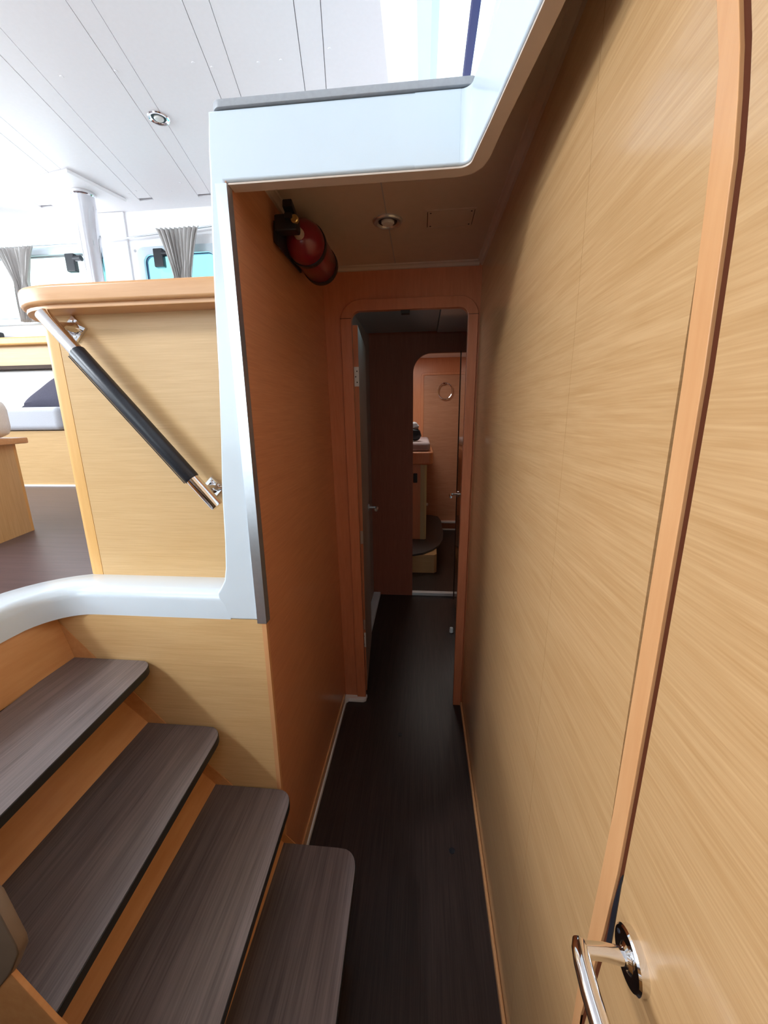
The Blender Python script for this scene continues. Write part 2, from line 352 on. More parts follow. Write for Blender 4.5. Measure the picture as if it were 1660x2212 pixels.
for sx, sy in ((0.019, 1.327), (0.137, 1.327), (0.019, 1.407), (0.137, 1.407)):
    lathe('screw', [(0.0026, -0.0018), (0.0026, -0.0032), (0, -0.0036)], (sx, sy, ZC), 'Z', 'black', hatch, 10)
def downlight(c, r, label, rim):
    t = thing('downlight', c, label, 'ceiling lamp')
    lathe('rim', [(r, 0.0), (r, -0.003), (r * 0.92, -0.007), (r * 0.78, -0.008), (r * 0.66, -0.004), (r * 0.62, 0.0)], c, 'Z', rim, t, 36)
    lathe('reflector', [(r * 0.63, -0.001), (r * 0.63, -0.0035), (r * 0.50, -0.0035), (r * 0.46, -0.001)], c, 'Z', 'black', t, 30)
    lathe('lens', [(r * 0.45, -0.001), (r * 0.45, -0.006), (r * 0.36, -0.010), (0, -0.0115)], c, 'Z', 'lens', t, 24)
downlight((-0.110, 1.362, ZC), 0.045, 'small round recessed lamp in the corridor ceiling', 'alu')

# ---- white gelcoat coaming round the stairwell: front beam and right side
inner = [(XL - 0.022, YP)] + [(0.045, YP)] + arc(0.045, 0.863, 0.040, 90, 9, 8)[1:] + [(0.134, 0.602)] + [(0.168, 0.40), (0.180, 0.2), (0.185, -0.1), (0.185, -1.6)]
inner = [(-0.02, YP - 0.0004), (0.066, YP - 0.0004)] + arc(0.066, 0.883, 0.020, 88, 9, 6) + [(0.1025, 0.79), (0.1325, 0.602), (0.160, 0.40), (0.172, 0.2), (0.176, -0.1), (0.176, -1.6)]
outer = [(0.200, -1.6), (0.200, -0.1), (0.196, 0.2), (0.184, 0.40), (0.157, 0.61), (0.127, 0.80), (0.113, 0.89), (0.098, 0.925), (0.06, 0.935), (-0.02, 0.935)]
band_in = [(XL + 0.003, YP + 0.0035), (0.066, YP + 0.0035)] + arc(0.066, 0.883, 0.0235, 88, 9, 6) + [(0.106, 0.79), (0.136, 0.602), (0.1635, 0.40), (0.1755, 0.2), (0.1795, -0.1), (0.1795, -1.6)]
band_out = [(0.200, -1.6), (0.200, -0.1), (0.196, 0.2), (0.186, 0.40), (0.160, 0.61), (0.131, 0.80), (0.121, 0.88), (0.112, 0.91), (0.092, 0.930), (0.06, 0.936), (XL + 0.003, 0.936)]
st(prism('trim_11', [band_in + band_out], 'Z', 1.9675, 1.9712, 'dimliner', bev=0.0008), 'beige edge band under the white stairwell rim', 'trim')
st(prism('trim_4', [inner + outer], 'Z', 1.9716, 2.094, 'gel', bev=0.005, seg=3), 'white moulded rim turning from the corridor beam along the stairwell', 'moulding')
inner2 = [(0.098, 0.905), (0.105, 0.79), (0.1345, 0.602), (0.160, 0.40), (0.172, 0.2), (0.176, -0.1), (0.176, -1.6)]
st(prism('trim_5', [inner2 + [(0.40, -1.6), (0.40, 3.1), (0.098, 3.1)]], 'Z', 2.094, 2.125, 'gel', bev=0.008, seg=3), 'white moulded sill above the right side of the stairwell', 'moulding')
wk = tag(prism('worktop', [rrect(-0.421, 0.8985, 0.096, 3.05, [0.02, 0.012, 0.0, 0.0])], 'Z', 2.0945, 2.108, 'greytop', bev=0.002), 'grey edged worktop lying on the white beam over the corridor', 'worktop')

# ---- white post at the corner, with the aluminium angle
post_l = [(0.02, 1.972), (0.02, 2.094), (-0.428, 2.094), (-0.436, 2.02), (-0.438, 1.98), (-0.445, 1.90), (-0.455, 1.76), (-0.464, 1.60), (-0.476, 1.45), (-0.487, 1.33), (-0.494, 1.20), (-0.500, 1.13), (-0.507, 1.095), (-0.520, 1.072), (-0.530, 1.058), (-0.528, 1.045), (-0.515, 1.02), (-0.505, 0.985), (XL - 0.0018, 0.985), (XL - 0.0018, 1.972)]
st(prism('trim_6', [post_l], 'Y', YP, 0.9345, 'gel', bev=0.006, seg=3), 'white moulded post at the corridor corner running up into the beam', 'moulding')
al = st(prism('trim_7', [[(XL - 0.022, YP - 0.0035), (XL + 0.0025, YP - 0.0035), (XL + 0.0025, YP + 0.022), (XL - 0.001, YP + 0.022), (XL - 0.001, YP + 0.0005), (XL - 0.022, YP + 0.0005)]], 'Z', 0.978, 1.968, 'alu'), 'aluminium angle strip on the edge of the white post', 'trim')
# ledge swept round the stairwell corner
def sweep_profile(name, path, prof, mat):
    """path of (x, y, nx, ny): outward normal; prof of (d, z)"""
    bm = bmesh.new(); rings = [[bm.verts.new((x + nx * d, y + ny * d, z)) for d, z in prof] for x, y, nx, ny in path]
    for a, b in zip(rings, rings[1:]):
        for i in range(len(prof)):
            j = (i + 1) % len(prof); bm.faces.new((a[i], a[j], b[j], b[i]))
    bm.faces.new(rings[0]); bm.faces.new(rings[-1])
    return from_bm(name, bm, mat)
lp = [(-0.50, YP, 0, -1), (-0.75, YP, 0, -1), (-0.89, YP, 0, -1)]
for i in range(1, 9):
    a = math.radians(90 + 90 * i / 9); lp.append((-0.89 + 0.112 * math.cos(a), YP - 0.112 + 0.112 * math.sin(a), -math.cos(a), -math.sin(a)))
lp += [(-1.002, 0.78, 1, 0), (-1.002, 0.6, 1, 0), (-1.002, 0.28, 1, 0)]
prof = [(-0.125, 0.985), (-0.0002, 0.985), (-0.0002, 1.035), (-0.0015, 1.045), (-0.006, 1.054), (-0.014, 1.0605), (-0.024, 1.063), (-0.112, 1.061), (-0.121, 1.057), (-0.125, 1.052)]
st(sweep_profile('trim_8', lp, prof, 'gel'), 'white moulded ledge curving round the top of the stairs', 'moulding')

# ================================================================ STAIRS
stair = thing('staircase', (-0.6, 0.65, 0.0), 'open wooden stairs of four dark brown treads rising left from the corridor', 'stairs')
def tread(z, near, far, far_y, yn, r, th=0.022):
    """near: (x_back, x_nose) at y=yn; far: the same at far_y; rounded nose corner at the far end"""
    (xb0, xn0), (xb1, xn1) = near, far
    d = Vector((xn1 - xn0, far_y - yn)).normalized()
    p = [(xb0, yn), (xn0, yn)]
    c0 = Vector((xn1, far_y)) - d * r; k0 = Vector((xn1 - r, far_y))
    for i in range(9):
        t = i / 8; A = c0.lerp(Vector((xn1, far_y)), t); B = Vector((xn1, far_y)).lerp(k0, t); q = A.lerp(B, t); p.append((q.x, q.y))
    p.append((xb1, far_y))
    core = prism('tread', [p], 'Z', z - th, z - 0.0012, 'rubber', stair, bev=0.002)
    prism('tread_top', [[((q[0] - (0.0018 if i not in (0, len(p) - 1) else 0)), q[1] - (0.0018 if q[1] > far_y - 0.001 else 0)) for i, q in enumerate(p)]], 'Z', z - 0.0011, z, 'tread', core)
tread(0.850, (-0.925, -0.700), (-0.988, -0.733), 0.9015, 0.338, 0.05)
tread(0.645, (-0.792, -0.533), (-0.790, -0.555), 0.9015, 0.338, 0.055)
tread(0.440, (-0.605, -0.348), (-0.621, -0.365), 0.9015, 0.338, 0.055)
tread(0.237, (-0.41, -0.164), (-0.435, -0.180), 0.9015, 0.28, 0.06)
# sloping backboard in four risers
zz = [(1.00, -1.02, -1.02), (0.83, -0.975, -0.975), (0.625, -0.785, -0.785), (0.42, -0.605, -0.605), (0.215, -0.42, -0.42)]
tops = [0.985, 0.826, 0.622, 0.417]
bases = [(-1.006, 0.985, -0.975, 0.845), (-0.965, 0.826, -0.782, 0.640), (-0.775, 0.622, -0.600, 0.435), (-0.590, 0.417, -0.405, 0.232), (-0.40, 0.214, -0.36, 0.0)]
for (xa, za, xb, zb) in bases:
    prism('riser', [[(xa, za), (xb, zb), (xb - 0.018, zb), (xa - 0.018, za)]], 'Y', 0.338, 0.900, 'riser', stair)
prism('stringer', [[(-1.012, 0.972), (-0.921, 0.862), (-0.814, 0.744), (-0.744, 0.659), (-0.615, 0.506), (-0.57, 0.459), (-0.43, 0.30), (-0.36, 0.22), (-0.36, 0.0), (-0.42, 0.0), (-0.46, 0.215), (-1.03, 0.86)]], 'Y', 0.9000, 0.9020, 'riser', stair)
# near side panel with its end cap
prism('side_panel', [[(-1.02, 0.0), (-0.43, 0.0), (-0.43, 0.53), (-0.517, 0.664), (-0.562, 0.752), (-0.626, 0.83), (-1.02, 1.05)]], 'Y', 0.330, 0.3375, 'riser', stair, bev=0.002)
prism('end_cap', [[(-0.61, 0.710), (-0.588, 0.720), (-0.561, 0.754), (-0.538, 0.797), (-0.537, 0.813), (-0.551, 0.895), (-0.75, 1.12), (-0.79, 1.08)]], 'Y', 0.329, 0.3449, 'cap', stair, bev=0.004)

# ================================================================ COUNTER WITH HANDRAIL
cn = thing('counter', (-0.72, 1.2, 1.05), 'veneered saloon counter with a thick rounded wood rim beside the white post', 'counter')
box('front_panel', (-0.930, 1.0, 1.061), (-0.425, 1.02, 1.767), 'veneer_x', cn)
prism('corner_post', [[(-0.9315, 1.0), (-0.955, 1.0)] + arc(-0.955, 1.022, 0.022, 270, 180, 6)[1:] + [(-0.977, 1.10), (-0.9315, 1.10)]], 'Z', 1.061, 1.767, 'corner', cn)
box('side_panel', (-0.977, 1.10, 1.052), (-0.96, 1.50, 1.767), 'veneer_y', cn)
box('body', (-0.955, 1.021, 1.052), (-0.425, 1.50, 1.76), 'veneer_x', cn)
rim = [(-0.425, 0.936), (-0.457, 0.930), (-0.86, 0.930), (-0.895, 0.932), (-0.925, 0.937), (-0.950, 0.945), (-0.972, 0.957), (-0.992, 0.974), (-1.010, 0.996), (-1.024, 1.022), (-1.034, 1.055), (-1.040, 1.10), (-1.045, 1.50), (-0.425, 1.50)]
prism('rim', [rim], 'Z', 1.770, 1.812, 'solid_x', cn, bev=0.008, seg=3)
prism('rim_moulding', [[(x * 0.992 - 0.004, y + 0.010) for x, y in rim[:-2]] + [(-1.03, 1.49), (-0.425, 1.49)]], 'Z', 1.760, 1.7705, 'solid_x', cn, bev=0.002)

hr = thing('handrail', (-0.72, 0.94, 1.52), 'slanted chrome handrail with black leather grip on the counter side', 'handrail')
A = Vector((-0.905, 0.940, 1.752)); B = Vector((-0.522, 0.940, 1.283))
def on(t): return A.lerp(B, t)
R_ = 0.0165
tube('rail', [on(0), on(0.004), on(0.5), on(0.996), on(1)], [R_ * 0.9, R_, R_, R_, R_ * 0.9], 'chrome', hr, 28)
tube('grip', [on(0.185), on(0.19), on(0.5), on(0.845), on(0.85)], [R_ + 0.0005, R_ + 0.0025, R_ + 0.0028, R_ + 0.0025, R_ + 0.0005], 'leather', hr, 28)
tube('seam', [on(0.19) + Vector((-0.0125, -0.0132, -0.0105)) * 1.0, on(0.845) + Vector((-0.0125, -0.0132, -0.0105))], 0.0012, 'black', hr, 6)
def bracket(t, plate):
    p = on(t); q = Vector((plate[0], 1.0, plate[1]))
    br = tube('bracket', [p, p.lerp(Vector((q.x, 0.965, q.z)), 0.8), Vector((q.x, 0.985, q.z)), Vector((q.x, 0.998, q.z))], [0.011, 0.011, 0.0125, 0.017], 'chrome', hr, 20)
    s = 0.033; bm = bmesh.new()
    b0 = [(0, -s), (s, 0), (0, s), (-s, 0)]
    va = [bm.verts.new((q.x + a, 0.9995, q.z + b)) for a, b in b0]; vb = [bm.verts.new((q.x + a * 0.93, 0.994, q.z + b * 0.93)) for a, b in b0]
    bm.faces.new(va); bm.faces.new(vb)
    for i in range(4): bm.faces.new((va[i], va[(i + 1) % 4], vb[(i + 1) % 4], vb[i]))
    pl = from_bm('plate', bm, 'chrome', br)
    for a, b in ((0, 0.019), (0, -0.019)):
        lathe('screw', [(0.0035, -0.0062), (0.003, -0.0075), (0, -0.008)], (q.x + a, 1.0, q.z + b), 'Y', 'chrome', br, 10)
bracket(0.085, (-0.878, 1.728)); bracket(0.93, (-0.560, 1.322))

# ================================================================ SALOON SHELL
# ceiling: panels and battens with grey joints
ZS = 3.0
cs = st(box('ceiling', (-4.7, -2.6, ZS + 0.012), (-0.15, 3.2, ZS + 0.03), 'liner_gap'), 'white panelled saloon ceiling with thin joint lines', 'ceiling')
bounds = [0.0, -0.385, -0.486, -0.800, -0.900, -1.235, -1.330, -1.660, -1.762, -2.06, -2.16, -2.42, -2.52, -2.86, -2.96, -3.28, -3.38, -3.72, -3.82, -4.6]
def cx_(x0, y): return x0 - 0.185 * (y - 1.8)
g = 0.0016
for i in range(len(bounds) - 1):
    xa, xb = bounds[i], bounds[i + 1]
    ye = 3.02 if (i % 2 == 0) else 2.99
    if i == 0: pts = [(-0.16, -2.55), (-0.16, ye), (cx_(xb, ye) + g, ye), (cx_(xb, -2.55) + g, -2.55)]
    else: pts = [(cx_(xa, -2.55) - g, -2.55), (cx_(xa, ye) - g, ye), (cx_(xb, ye) + g, ye), (cx_(xb, -2.55) + g, -2.55)]
    low = 0.0 if i % 2 == 0 else 0.0004
    prism('ceiling_panel', [pts], 'Z', ZS + low, ZS + 0.011, 'liner', cs)
box('margin_panel', (-4.65, 3.024, ZS + 0.002), (-0.15, 3.19, ZS + 0.011), 'liner', cs)
prism('mast_plate', [[(-2.40, 2.66), (-2.17, 2.62), (-2.06, 2.98), (-2.40, 3.02)]], 'Z', ZS - 0.022, ZS, 'liner', cs, bev=0.006)
for k, (x, y) in enumerate([(-1.36, 2.02), (-1.62, 2.02), (-1.0, 2.02), (-0.72, 2.05), (-0.93, 2.05), (-0.62, 2.05), (-0.40, 2.02), (-1.93, 2.9), (-1.58, 2.85), (-1.70, 2.93), (-2.0, 2.93)]):
    lathe('screw_cap', [(0.008, 0.0), (0.007, -0.0018), (0, -0.002)], (x, y, ZS), 'Z', 'liner', cs, 12)
downlight((-1.352, 2.300, ZS), 0.052, 'chrome round downlight in the white saloon ceiling', 'chrome')
pole = thing('support_pole', (-2.265, 2.845, 1.05), 'thick stainless steel pole between saloon floor and ceiling', 'pole')
lathe('pole', [(0.062, 0.0), (0.062, 1.93)], (-2.265, 2.845, 1.05), 'Z', plain('satin stainless', (0.75, 0.75, 0.78), 0.07, metal=1.0), pole, 40)
lathe('collar', [(0.066, 1.905), (0.072, 1.91), (0.072, 1.9275), (0.066, 1.928)], (-2.265, 2.845, 1.05), 'Z', 'chrome', pole, 40)

# front wall with two window openings
fw_out = [(-4.7, 0.0), (-1.32, 0.0), (-1.32, 2.27), (-0.0, 2.27), (0.0, 3.02), (-4.7, 3.02)]
wA = rrect(-4.2, 2.27, -2.50, 2.775, 0.05); wB = rrect(-2.12, 2.27, -1.50, 2.74, 0.05); wC = rrect(-1.30, 2.27, -0.5, 2.74, 0.05)
st(prism('wall_front', [fw_out, wA, wB, wC], 'Y', 3.15, 3.22, 'liner'), 'white front wall of the saloon with curtained windows', 'wall')
st(box('trim_9', (-2.44, 3.135, 2.27), (-2.21, 3.15, 3.0), 'liner', bev=0.006), 'white pillar between the two saloon windows', 'trim')
def window(n, x0, x1, z0, z1, gl, label):
    w = st(prism('window_%d' % n, [rrect(x0 - 0.035, z0 - 0.03, x1 + 0.035, z1 + 0.035, 0.06), rrect(x0 + 0.02, z0 + 0.02, x1 - 0.02, z1 - 0.02, 0.05)], 'Y', 3.125, 3.15, 'gel', bev=0.006), label, 'window')
    prism('seal', [rrect(x0 + 0.012, z0 + 0.012, x1 - 0.012, z1 - 0.012, 0.05), rrect(x0 + 0.024, z0 + 0.024, x1 - 0.024, z1 - 0.024, 0.045)], 'Y', 3.148, 3.165, 'liner_gap' if n == 1 else 'bluebar', w)
    box('pane', (x0, 3.158, z0), (x1, 3.164, z1), gl, w)
    return w
w1 = window(1, -4.15, -2.52, 2.29, 2.76, 'glass', 'bright saloon window on the far left behind the counter')
w2 = window(2, -2.11, -1.52, 2.29, 2.725, 'tintglass', 'small tinted saloon window right of the steel pole')
for w, x in ((w1, -2.665), (w2, -1.955)):
    box('latch', (x - 0.04, 3.095, 2.61), (x + 0.035, 3.135, 2.735), 'black', w, 0.008)
    lathe('latch_knob', [(0.02, -0.03), (0.02, 0.03)], (x + 0.055, 3.11, 2.70), 'X', 'black', w, 14)
lathe('vent_dot', [(0.011, 0.0), (0.009, -0.003), (0, -0.003)], (-2.15, 3.125, 2.735), 'Y', 'liner_gap', w2, 12)
rail = tag(tube('curtain_rail', [(-4.2, 3.10, 2.80), (-2.45, 3.10, 2.80)], 0.006, 'alu'), 'thin metal curtain rail above the far left saloon window', 'curtain rail')
rail2 = tag(tube('curtain_rail', [(-2.40, 3.10, 2.80), (-2.2, 3.10, 2.81), (-1.45, 3.10, 2.86)], 0.006, 'alu'), 'thin metal curtain rail above the small tinted window', 'curtain rail')
def curtain(cx, ztop, zmid, zbot, wt, wm, wbm, folds, y, label, drift=0.0, amp0=0.022):
    bm = bmesh.new(); nu, nv = folds * 8, 22; g = []
    for j in range(nv + 1):
        z = ztop + (zbot - ztop) * j / nv
        if z > zmid:
            t = (ztop - z) / (ztop - zmid); w = wt + (wm - wt) * (t ** 0.8)
        else:
            t = (zmid - z) / (zmid - zbot + 1e-6); w = wm + (wbm - wm) * t
        row = []
        for i in range(nu + 1):
            u = i / nu - 0.5
            amp = amp0 * (0.75 + 0.4 * math.sin(i * 1.7)) * (0.6 + 0.4 * wm / w)
            x = cx + drift * (ztop - z) + u * w + 0.004 * math.sin(i * 0.9)
            row.append(bm.verts.new((x, y + amp * math.cos(u * folds * 2 * PI + 0.6 * math.sin(j * 0.3)), z)))
        g.append(row)
    for a, b in zip(g, g[1:]):
        for i in range(nu): bm.faces.new((a[i], a[i + 1], b[i + 1], b[i]))
    me = bpy.data.meshes.new('curtain'); bm.to_mesh(me); bm.free()
    o = link('curtain', me, 'curtain'); md = o.modifiers.new('thickness', 'SOLIDIFY'); md.thickness = 0.002
    return tag(o, label, 'curtain')
curtain(-3.06, 2.775, 2.53, 2.26, 0.33, 0.11, 0.16, 9, 3.05, 'grey striped curtain gathered at the far left saloon window', 0.05)
curtain(-1.745, 2.83, 2.52, 2.26, 0.32, 0.13, 0.17, 9, 3.04, 'grey striped curtain gathered over the small tinted window', 0.0)
# right (outboard) sloping side of the saloon with its window
def slope(y0, y1, z0, z1, mat, name, parent=None, off=0.0, th=0.02):
    X = lambda z: -0.17 + 0.568 * (3.0 - z)
    return prism(name, [[(X(z0) + off, z0), (X(z1) + off, z1), (X(z1) + off + th, z1), (X(z0) + off + th, z0)]], 'Y', y0, y1, mat, parent)
ws = st(slope(-2.5, 3.15, 2.735, 3.02, 'liner', 'wall_right'), 'white sloping saloon side wall above the window', 'wall')
st(slope(2.35, 3.15, 2.12, 2.735, 'liner', 'wall_right'), 'white sloping saloon side wall in front of the window', 'wall')
w3 = st(slope(0.96, 2.35, 2.715, 2.74, 'gel', 'window_3', None, -0.006, 0.03), 'bright sloping side window over the stairwell', 'window')
slope(0.96, 2.35, 2.12, 2.14, 'gel', 'sill', w3, -0.004, 0.03)
slope(0.96, 2.35, 2.489, 2.496, 'bluebar', 'bar', w3, -0.006, 0.02)
slope(0.96, 2.35, 2.14, 2.715, 'glass', 'pane', w3, 0.008, 0.004)
slope(0.96, 2.35, 2.62, 2.68, 'gel', 'blind_tube', w3, -0.03, 0.022)
st(slope(-2.6, 0.96, 2.12, 2.735, 'liner', 'wall_right'), 'white sloping saloon side wall beside the stairwell', 'wall')
box('joint', (-0.1605, -2.5, ZS - 0.003), (-0.156, 3.1, ZS + 0.01), 'liner_gap', ws)
# port and aft walls, left open where their windows and door are
st(prism('wall_left', [[(-2.6, 0.0), (3.2, 0.0), (3.2, 3.02), (-2.6, 3.02)], rrect(-1.4, 2.1, 2.3, 2.8, 0.06)], 'X', -4.7, -4.62, 'liner'), 'white port wall of the saloon', 'wall')
st(prism('wall_back', [[(-4.7, 0.0), (0.5, 0.0), (0.5, 3.02), (-4.7, 3.02)], rrect(-3.2, 1.15, -1.5, 2.95, 0.05)], 'Y', -2.68, -2.6, 'liner'), 'white aft wall of the saloon with the cockpit doorway', 'wall')
st(box('wall_left', (-0.46, -2.4, 0.0), (XL, 0.12, 1.0), 'veneer_y'), 'veneered corridor wall beside and behind the foot of the stairs', 'wall')
st(box('wall_back', (-0.45, -1.66, 0.0), (XR + 0.05, -1.6, 2.09), 'veneer_x'), 'veneered bulkhead closing the corridor behind', 'wall')

# ================================================================ SOFA AND BENCH
sofa = thing('sofa', (-3.0, 2.8, 1.05), 'veneered sofa base with a pale grey seat cushion under the saloon windows', 'sofa')
box('base', (-4.4, 2.56, 1.05), (-2.42, 3.14, 1.44), 'veneer_x', sofa)
box('plinth', (-4.4, 2.55, 1.05), (-2.42, 2.562, 1.062), 'whiteplastic', sofa)
box('seat_cushion', (-4.38, 2.52, 1.445), (-2.46, 2.998, 1.60), 'cloth', sofa, 0.035, 4)
box('backrest', (-4.38, 3.002, 1.445), (-2.42, 3.10, 1.90), 'cream', sofa, 0.02, 3)
tag(pillow_mesh('cushion', (-2.64, 2.80, 1.718), (0.38, 0.27, 0.12), 'pillow', rot=Matrix.Rotation(math.radians(58), 4, 'X') @ Matrix(((1, 0.85, 0, 0), (0, 1, 0, 0), (0, 0, 1, 0), (0, 0, 0, 1)))), 'dark grey scatter cushion leaning on the saloon sofa', 'cushion')
sh = thing('window_shelf', (-3.0, 3.0, 1.91), 'veneered window shelf with a honey wood nosing behind the sofa', 'shelf')
box('nosing', (-4.4, 2.90, 2.07), (-2.42, 2.935, 2.125), 'corner', sh, 0.012, 3)
box('top', (-4.4, 2.935, 2.085), (-2.42, 3.13, 2.115), 'veneer_x', sh)
box('fascia', (-4.4, 2.965, 1.93), (-2.42, 2.985, 2.085), 'veneer_x', sh)
box('shadow_strip', (-4.4, 2.955, 1.905), (-2.42, 3.0, 1.93), 'dark', sh)
tag(box('shelf_box', (-3.50, 3.02, 2.1155), (-3.345, 3.10, 2.20), 'black', None, 0.01), 'small dark box standing on the window shelf', 'box')
bench = thing('bench', (-1.75, 1.38, 1.05), 'low veneered bench seat standing on the saloon floor', 'bench')
prism('body', [[(-1.600, 1.275), (-1.652, 1.470), (-2.3, 1.56), (-2.3, 1.10), (-1.62, 1.10)]], 'Z', 1.05, 1.415, 'veneer_z', bench)
prism('corner_post', [[(-1.648, 1.4545), (-1.6525, 1.4735), (-1.70, 1.482), (-1.70, 1.455)]], 'Z', 1.05, 1.415, 'corner', bench)
prism('edge_panel', [[(-1.6355, 1.405), (-1.6485, 1.4545), (-1.66, 1.452), (-1.645, 1.402)]], 'Z', 1.05, 1.4155, 'corner', bench)
prism('top', [[(-1.55, 1.20), (-1.60, 1.40), (-1.625, 1.505), (-2.3, 1.60), (-2.3, 1.10), (-1.57, 1.10)]], 'Z', 1.416, 1.440, 'solid_x', bench, bev=0.004)
tag(box('seat_cushion', (-2.25, 1.12, 1.4405), (-1.612, 1.462, 1.592), 'cream', None, 0.045, 5), 'cream padded cushion on the low bench at the left edge', 'cushion')

# ================================================================ FIRE EXTINGUISHER
ex = thing('fire_extinguisher', (-0.342, 1.30, 1.995), 'small red fire extinguisher strapped high on the left corridor wall', 'fire extinguisher')
ec = (-0.341, 1.20, 1.992)
lathe('cylinder', [(0.0, 0.0), (0.018, 0.0), (0.030, 0.006), (0.045, 0.018), (0.054, 0.034), (0.056, 0.05), (0.056, 0.225), (0.050, 0.236), (0.0, 0.238)], ec, 'Y', 'red', ex, 36)
lathe('base_ring', [(0.058, 0.215), (0.0585, 0.225), (0.0585, 0.238), (0.052, 0.241)], ec, 'Y', 'black', ex, 36)
for h in (0.062,):
    lathe('strap', [(0.0565, h), (0.0592, h), (0.0592, h + 0.018), (0.0565, h + 0.018)], ec, 'Y', 'black', ex, 36)
tube('neck', [(ec[0], ec[1] + 0.004, ec[2]), (ec[0], ec[1] - 0.022, ec[2])], [0.015, 0.012], 'greybrown', ex, 16)
box('valve', (ec[0] - 0.050, ec[1] - 0.055, ec[2] - 0.012), (ec[0] + 0.010, ec[1] - 0.018, ec[2] + 0.028), 'black', ex, 0.005)
prism('lever', [[(ec[1] - 0.068, ec[2] + 0.036), (ec[1] - 0.02, ec[2] + 0.022), (ec[1] - 0.02, ec[2] + 0.038), (ec[1] - 0.064, ec[2] + 0.054)]], 'X', ec[0] - 0.022, ec[0] + 0.004, 'black', ex, bev=0.003)
prism('lever', [[(ec[1] - 0.066, ec[2] + 0.012), (ec[1] - 0.02, ec[2] + 0.004), (ec[1] - 0.02, ec[2] + 0.016), (ec[1] - 0.062, ec[2] + 0.026)]], 'X', ec[0] - 0.020, ec[0] + 0.002, 'black', ex, bev=0.003)
lathe('pressure_gauge', [(0.010, 0.0), (0.010, -0.010), (0.008, -0.012), (0, -0.012)], (ec[0] + 0.006, ec[1] - 0.05, ec[2] + 0.012), 'Y', 'brass', ex, 16)
prism('hose', [[(ec[0] - 0.06, ec[2] - 0.03), (ec[0] - 0.045, ec[2] - 0.045), (ec[0] - 0.04, ec[2] + 0.02), (ec[0] - 0.058, ec[2] + 0.02)]], 'Y', ec[1] - 0.04, ec[1] + 0.15, 'black', ex, bev=0.004)
box('wall_bracket', (-0.4035, ec[1] + 0.02, ec[2] - 0.03), (-0.396, ec[1] + 0.2, ec[2] + 0.03), 'black', ex, 0.002)

# ================================================================ FIRST BULKHEAD AND DOORWAY
shear = lambda q: -0.0577 * q[1]
op = [(-0.292, 0.0), (0.178, 0.0), (0.178, 1.885)] + arc(0.143, 1.885, 0.035, 0, 90, 6)[1:] + arc(-0.257, 1.885, 0.035, 90, 180, 6)
st(prism('wall_front', [[(XL, 0.0), (XL, ZC), (XR, ZC), (XR, 0.0), (0.186, 0.0), (0.186, 1.93), (-0.30, 1.93), (-0.30, 0.0)]], 'Y', 1.84, 1.852, 'salmon', shear=shear), 'orange veneered bulkhead round the inner doorway', 'wall')
fo = [(-0.338, 0.0)] + [(-0.338, 1.877)] + arc(-0.253, 1.877, 0.085, 180, 90, 8)[1:] + arc(0.143, 1.887, 0.075, 90, 0, 8) + [(0.218, 0.0)]
d2 = st(prism('door_2', [fo + op[1:] + op[:1]], 'Y', 1.828, 1.856, 'salmon', shear=shear, bev=0.003), 'orange doorway frame with rounded upper corners at the corridor end', 'door frame')
box('joint', (-0.338, YD(1.895) - 0.0135, 1.893), (-0.292, YD(1.895) - 0.011, 1.8945), 'dark', d2)
box('joint', (0.178, YD(1.895) - 0.0135, 1.893), (0.218, YD(1.895) - 0.011, 1.8945), 'dark', d2)
box('door_catch', (-0.09, YD(1.9) + 0.0, 1.908), (-0.055, YD(1.9) + 0.03, 1.922), 'black', d2, 0.002)
# left leaf, opened into the lobby
lo = Vector((-0.2905, 1.875)); le = Vector((-0.338, 2.47)); ld = (le - lo).normalized(); ln = Vector((ld.y, -ld.x))
def L2(t, w): return (lo.x + ld.x * t + ln.x * w, lo.y + ld.y * t + ln.y * w)
d3 = thing('open_door', (lo.x, lo.y, 0), 'open grey brown door leaf just inside the left of the inner doorway', 'door')
prism('leaf', [[L2(0, 0), L2(0.565, 0), L2(0.565, -0.032), L2(0, -0.032)]], 'Z', 0.03, 1.90, 'greybrown', d3)
for z0, z1 in ((0.03, 0.40), (0.46, 0.88), (0.95, 1.90)):
    prism('edge_strip', [[L2(-0.004, 0.0), L2(0.0, 0.0), L2(0.0, -0.031), L2(-0.004, -0.031)]], 'Z', z0, z1, 'salmon', d3)
for z in (1.64, 0.30):
    hg = prism('hinge', [[L2(-0.007, 0.001), L2(-0.0045, 0.001), L2(-0.0045, -0.030), L2(-0.007, -0.030)]], 'Z', z, z + 0.085, 'whiteplastic', d3)
    for q in (0.018, 0.042, 0.066):
        c = L2(-0.0075, -0.008 if q != 0.042 else -0.014); lathe('screw', [(0.003, 0), (0.0025, -0.001), (0, -0.001)], (c[0], c[1], z + q), 'Y', 'black', hg, 8)
hx = L2(0.50, 0)
hn = lathe('rose', [(0.022, 0.0), (0.022, 0.006), (0.018, 0.008), (0.008, 0.009), (0, 0.009)], (hx[0], hx[1], 0.955), 'X', 'alu', d3, 20)
tube('lever', [(hx[0], hx[1], 0.955), (hx[0] + 0.045, hx[1], 0.955), (hx[0] + 0.055, hx[1] - 0.01, 0.955), (hx[0] + 0.056, hx[1] - 0.06, 0.954)], [0.008, 0.008, 0.010, 0.010], 'alu', hn, 12)

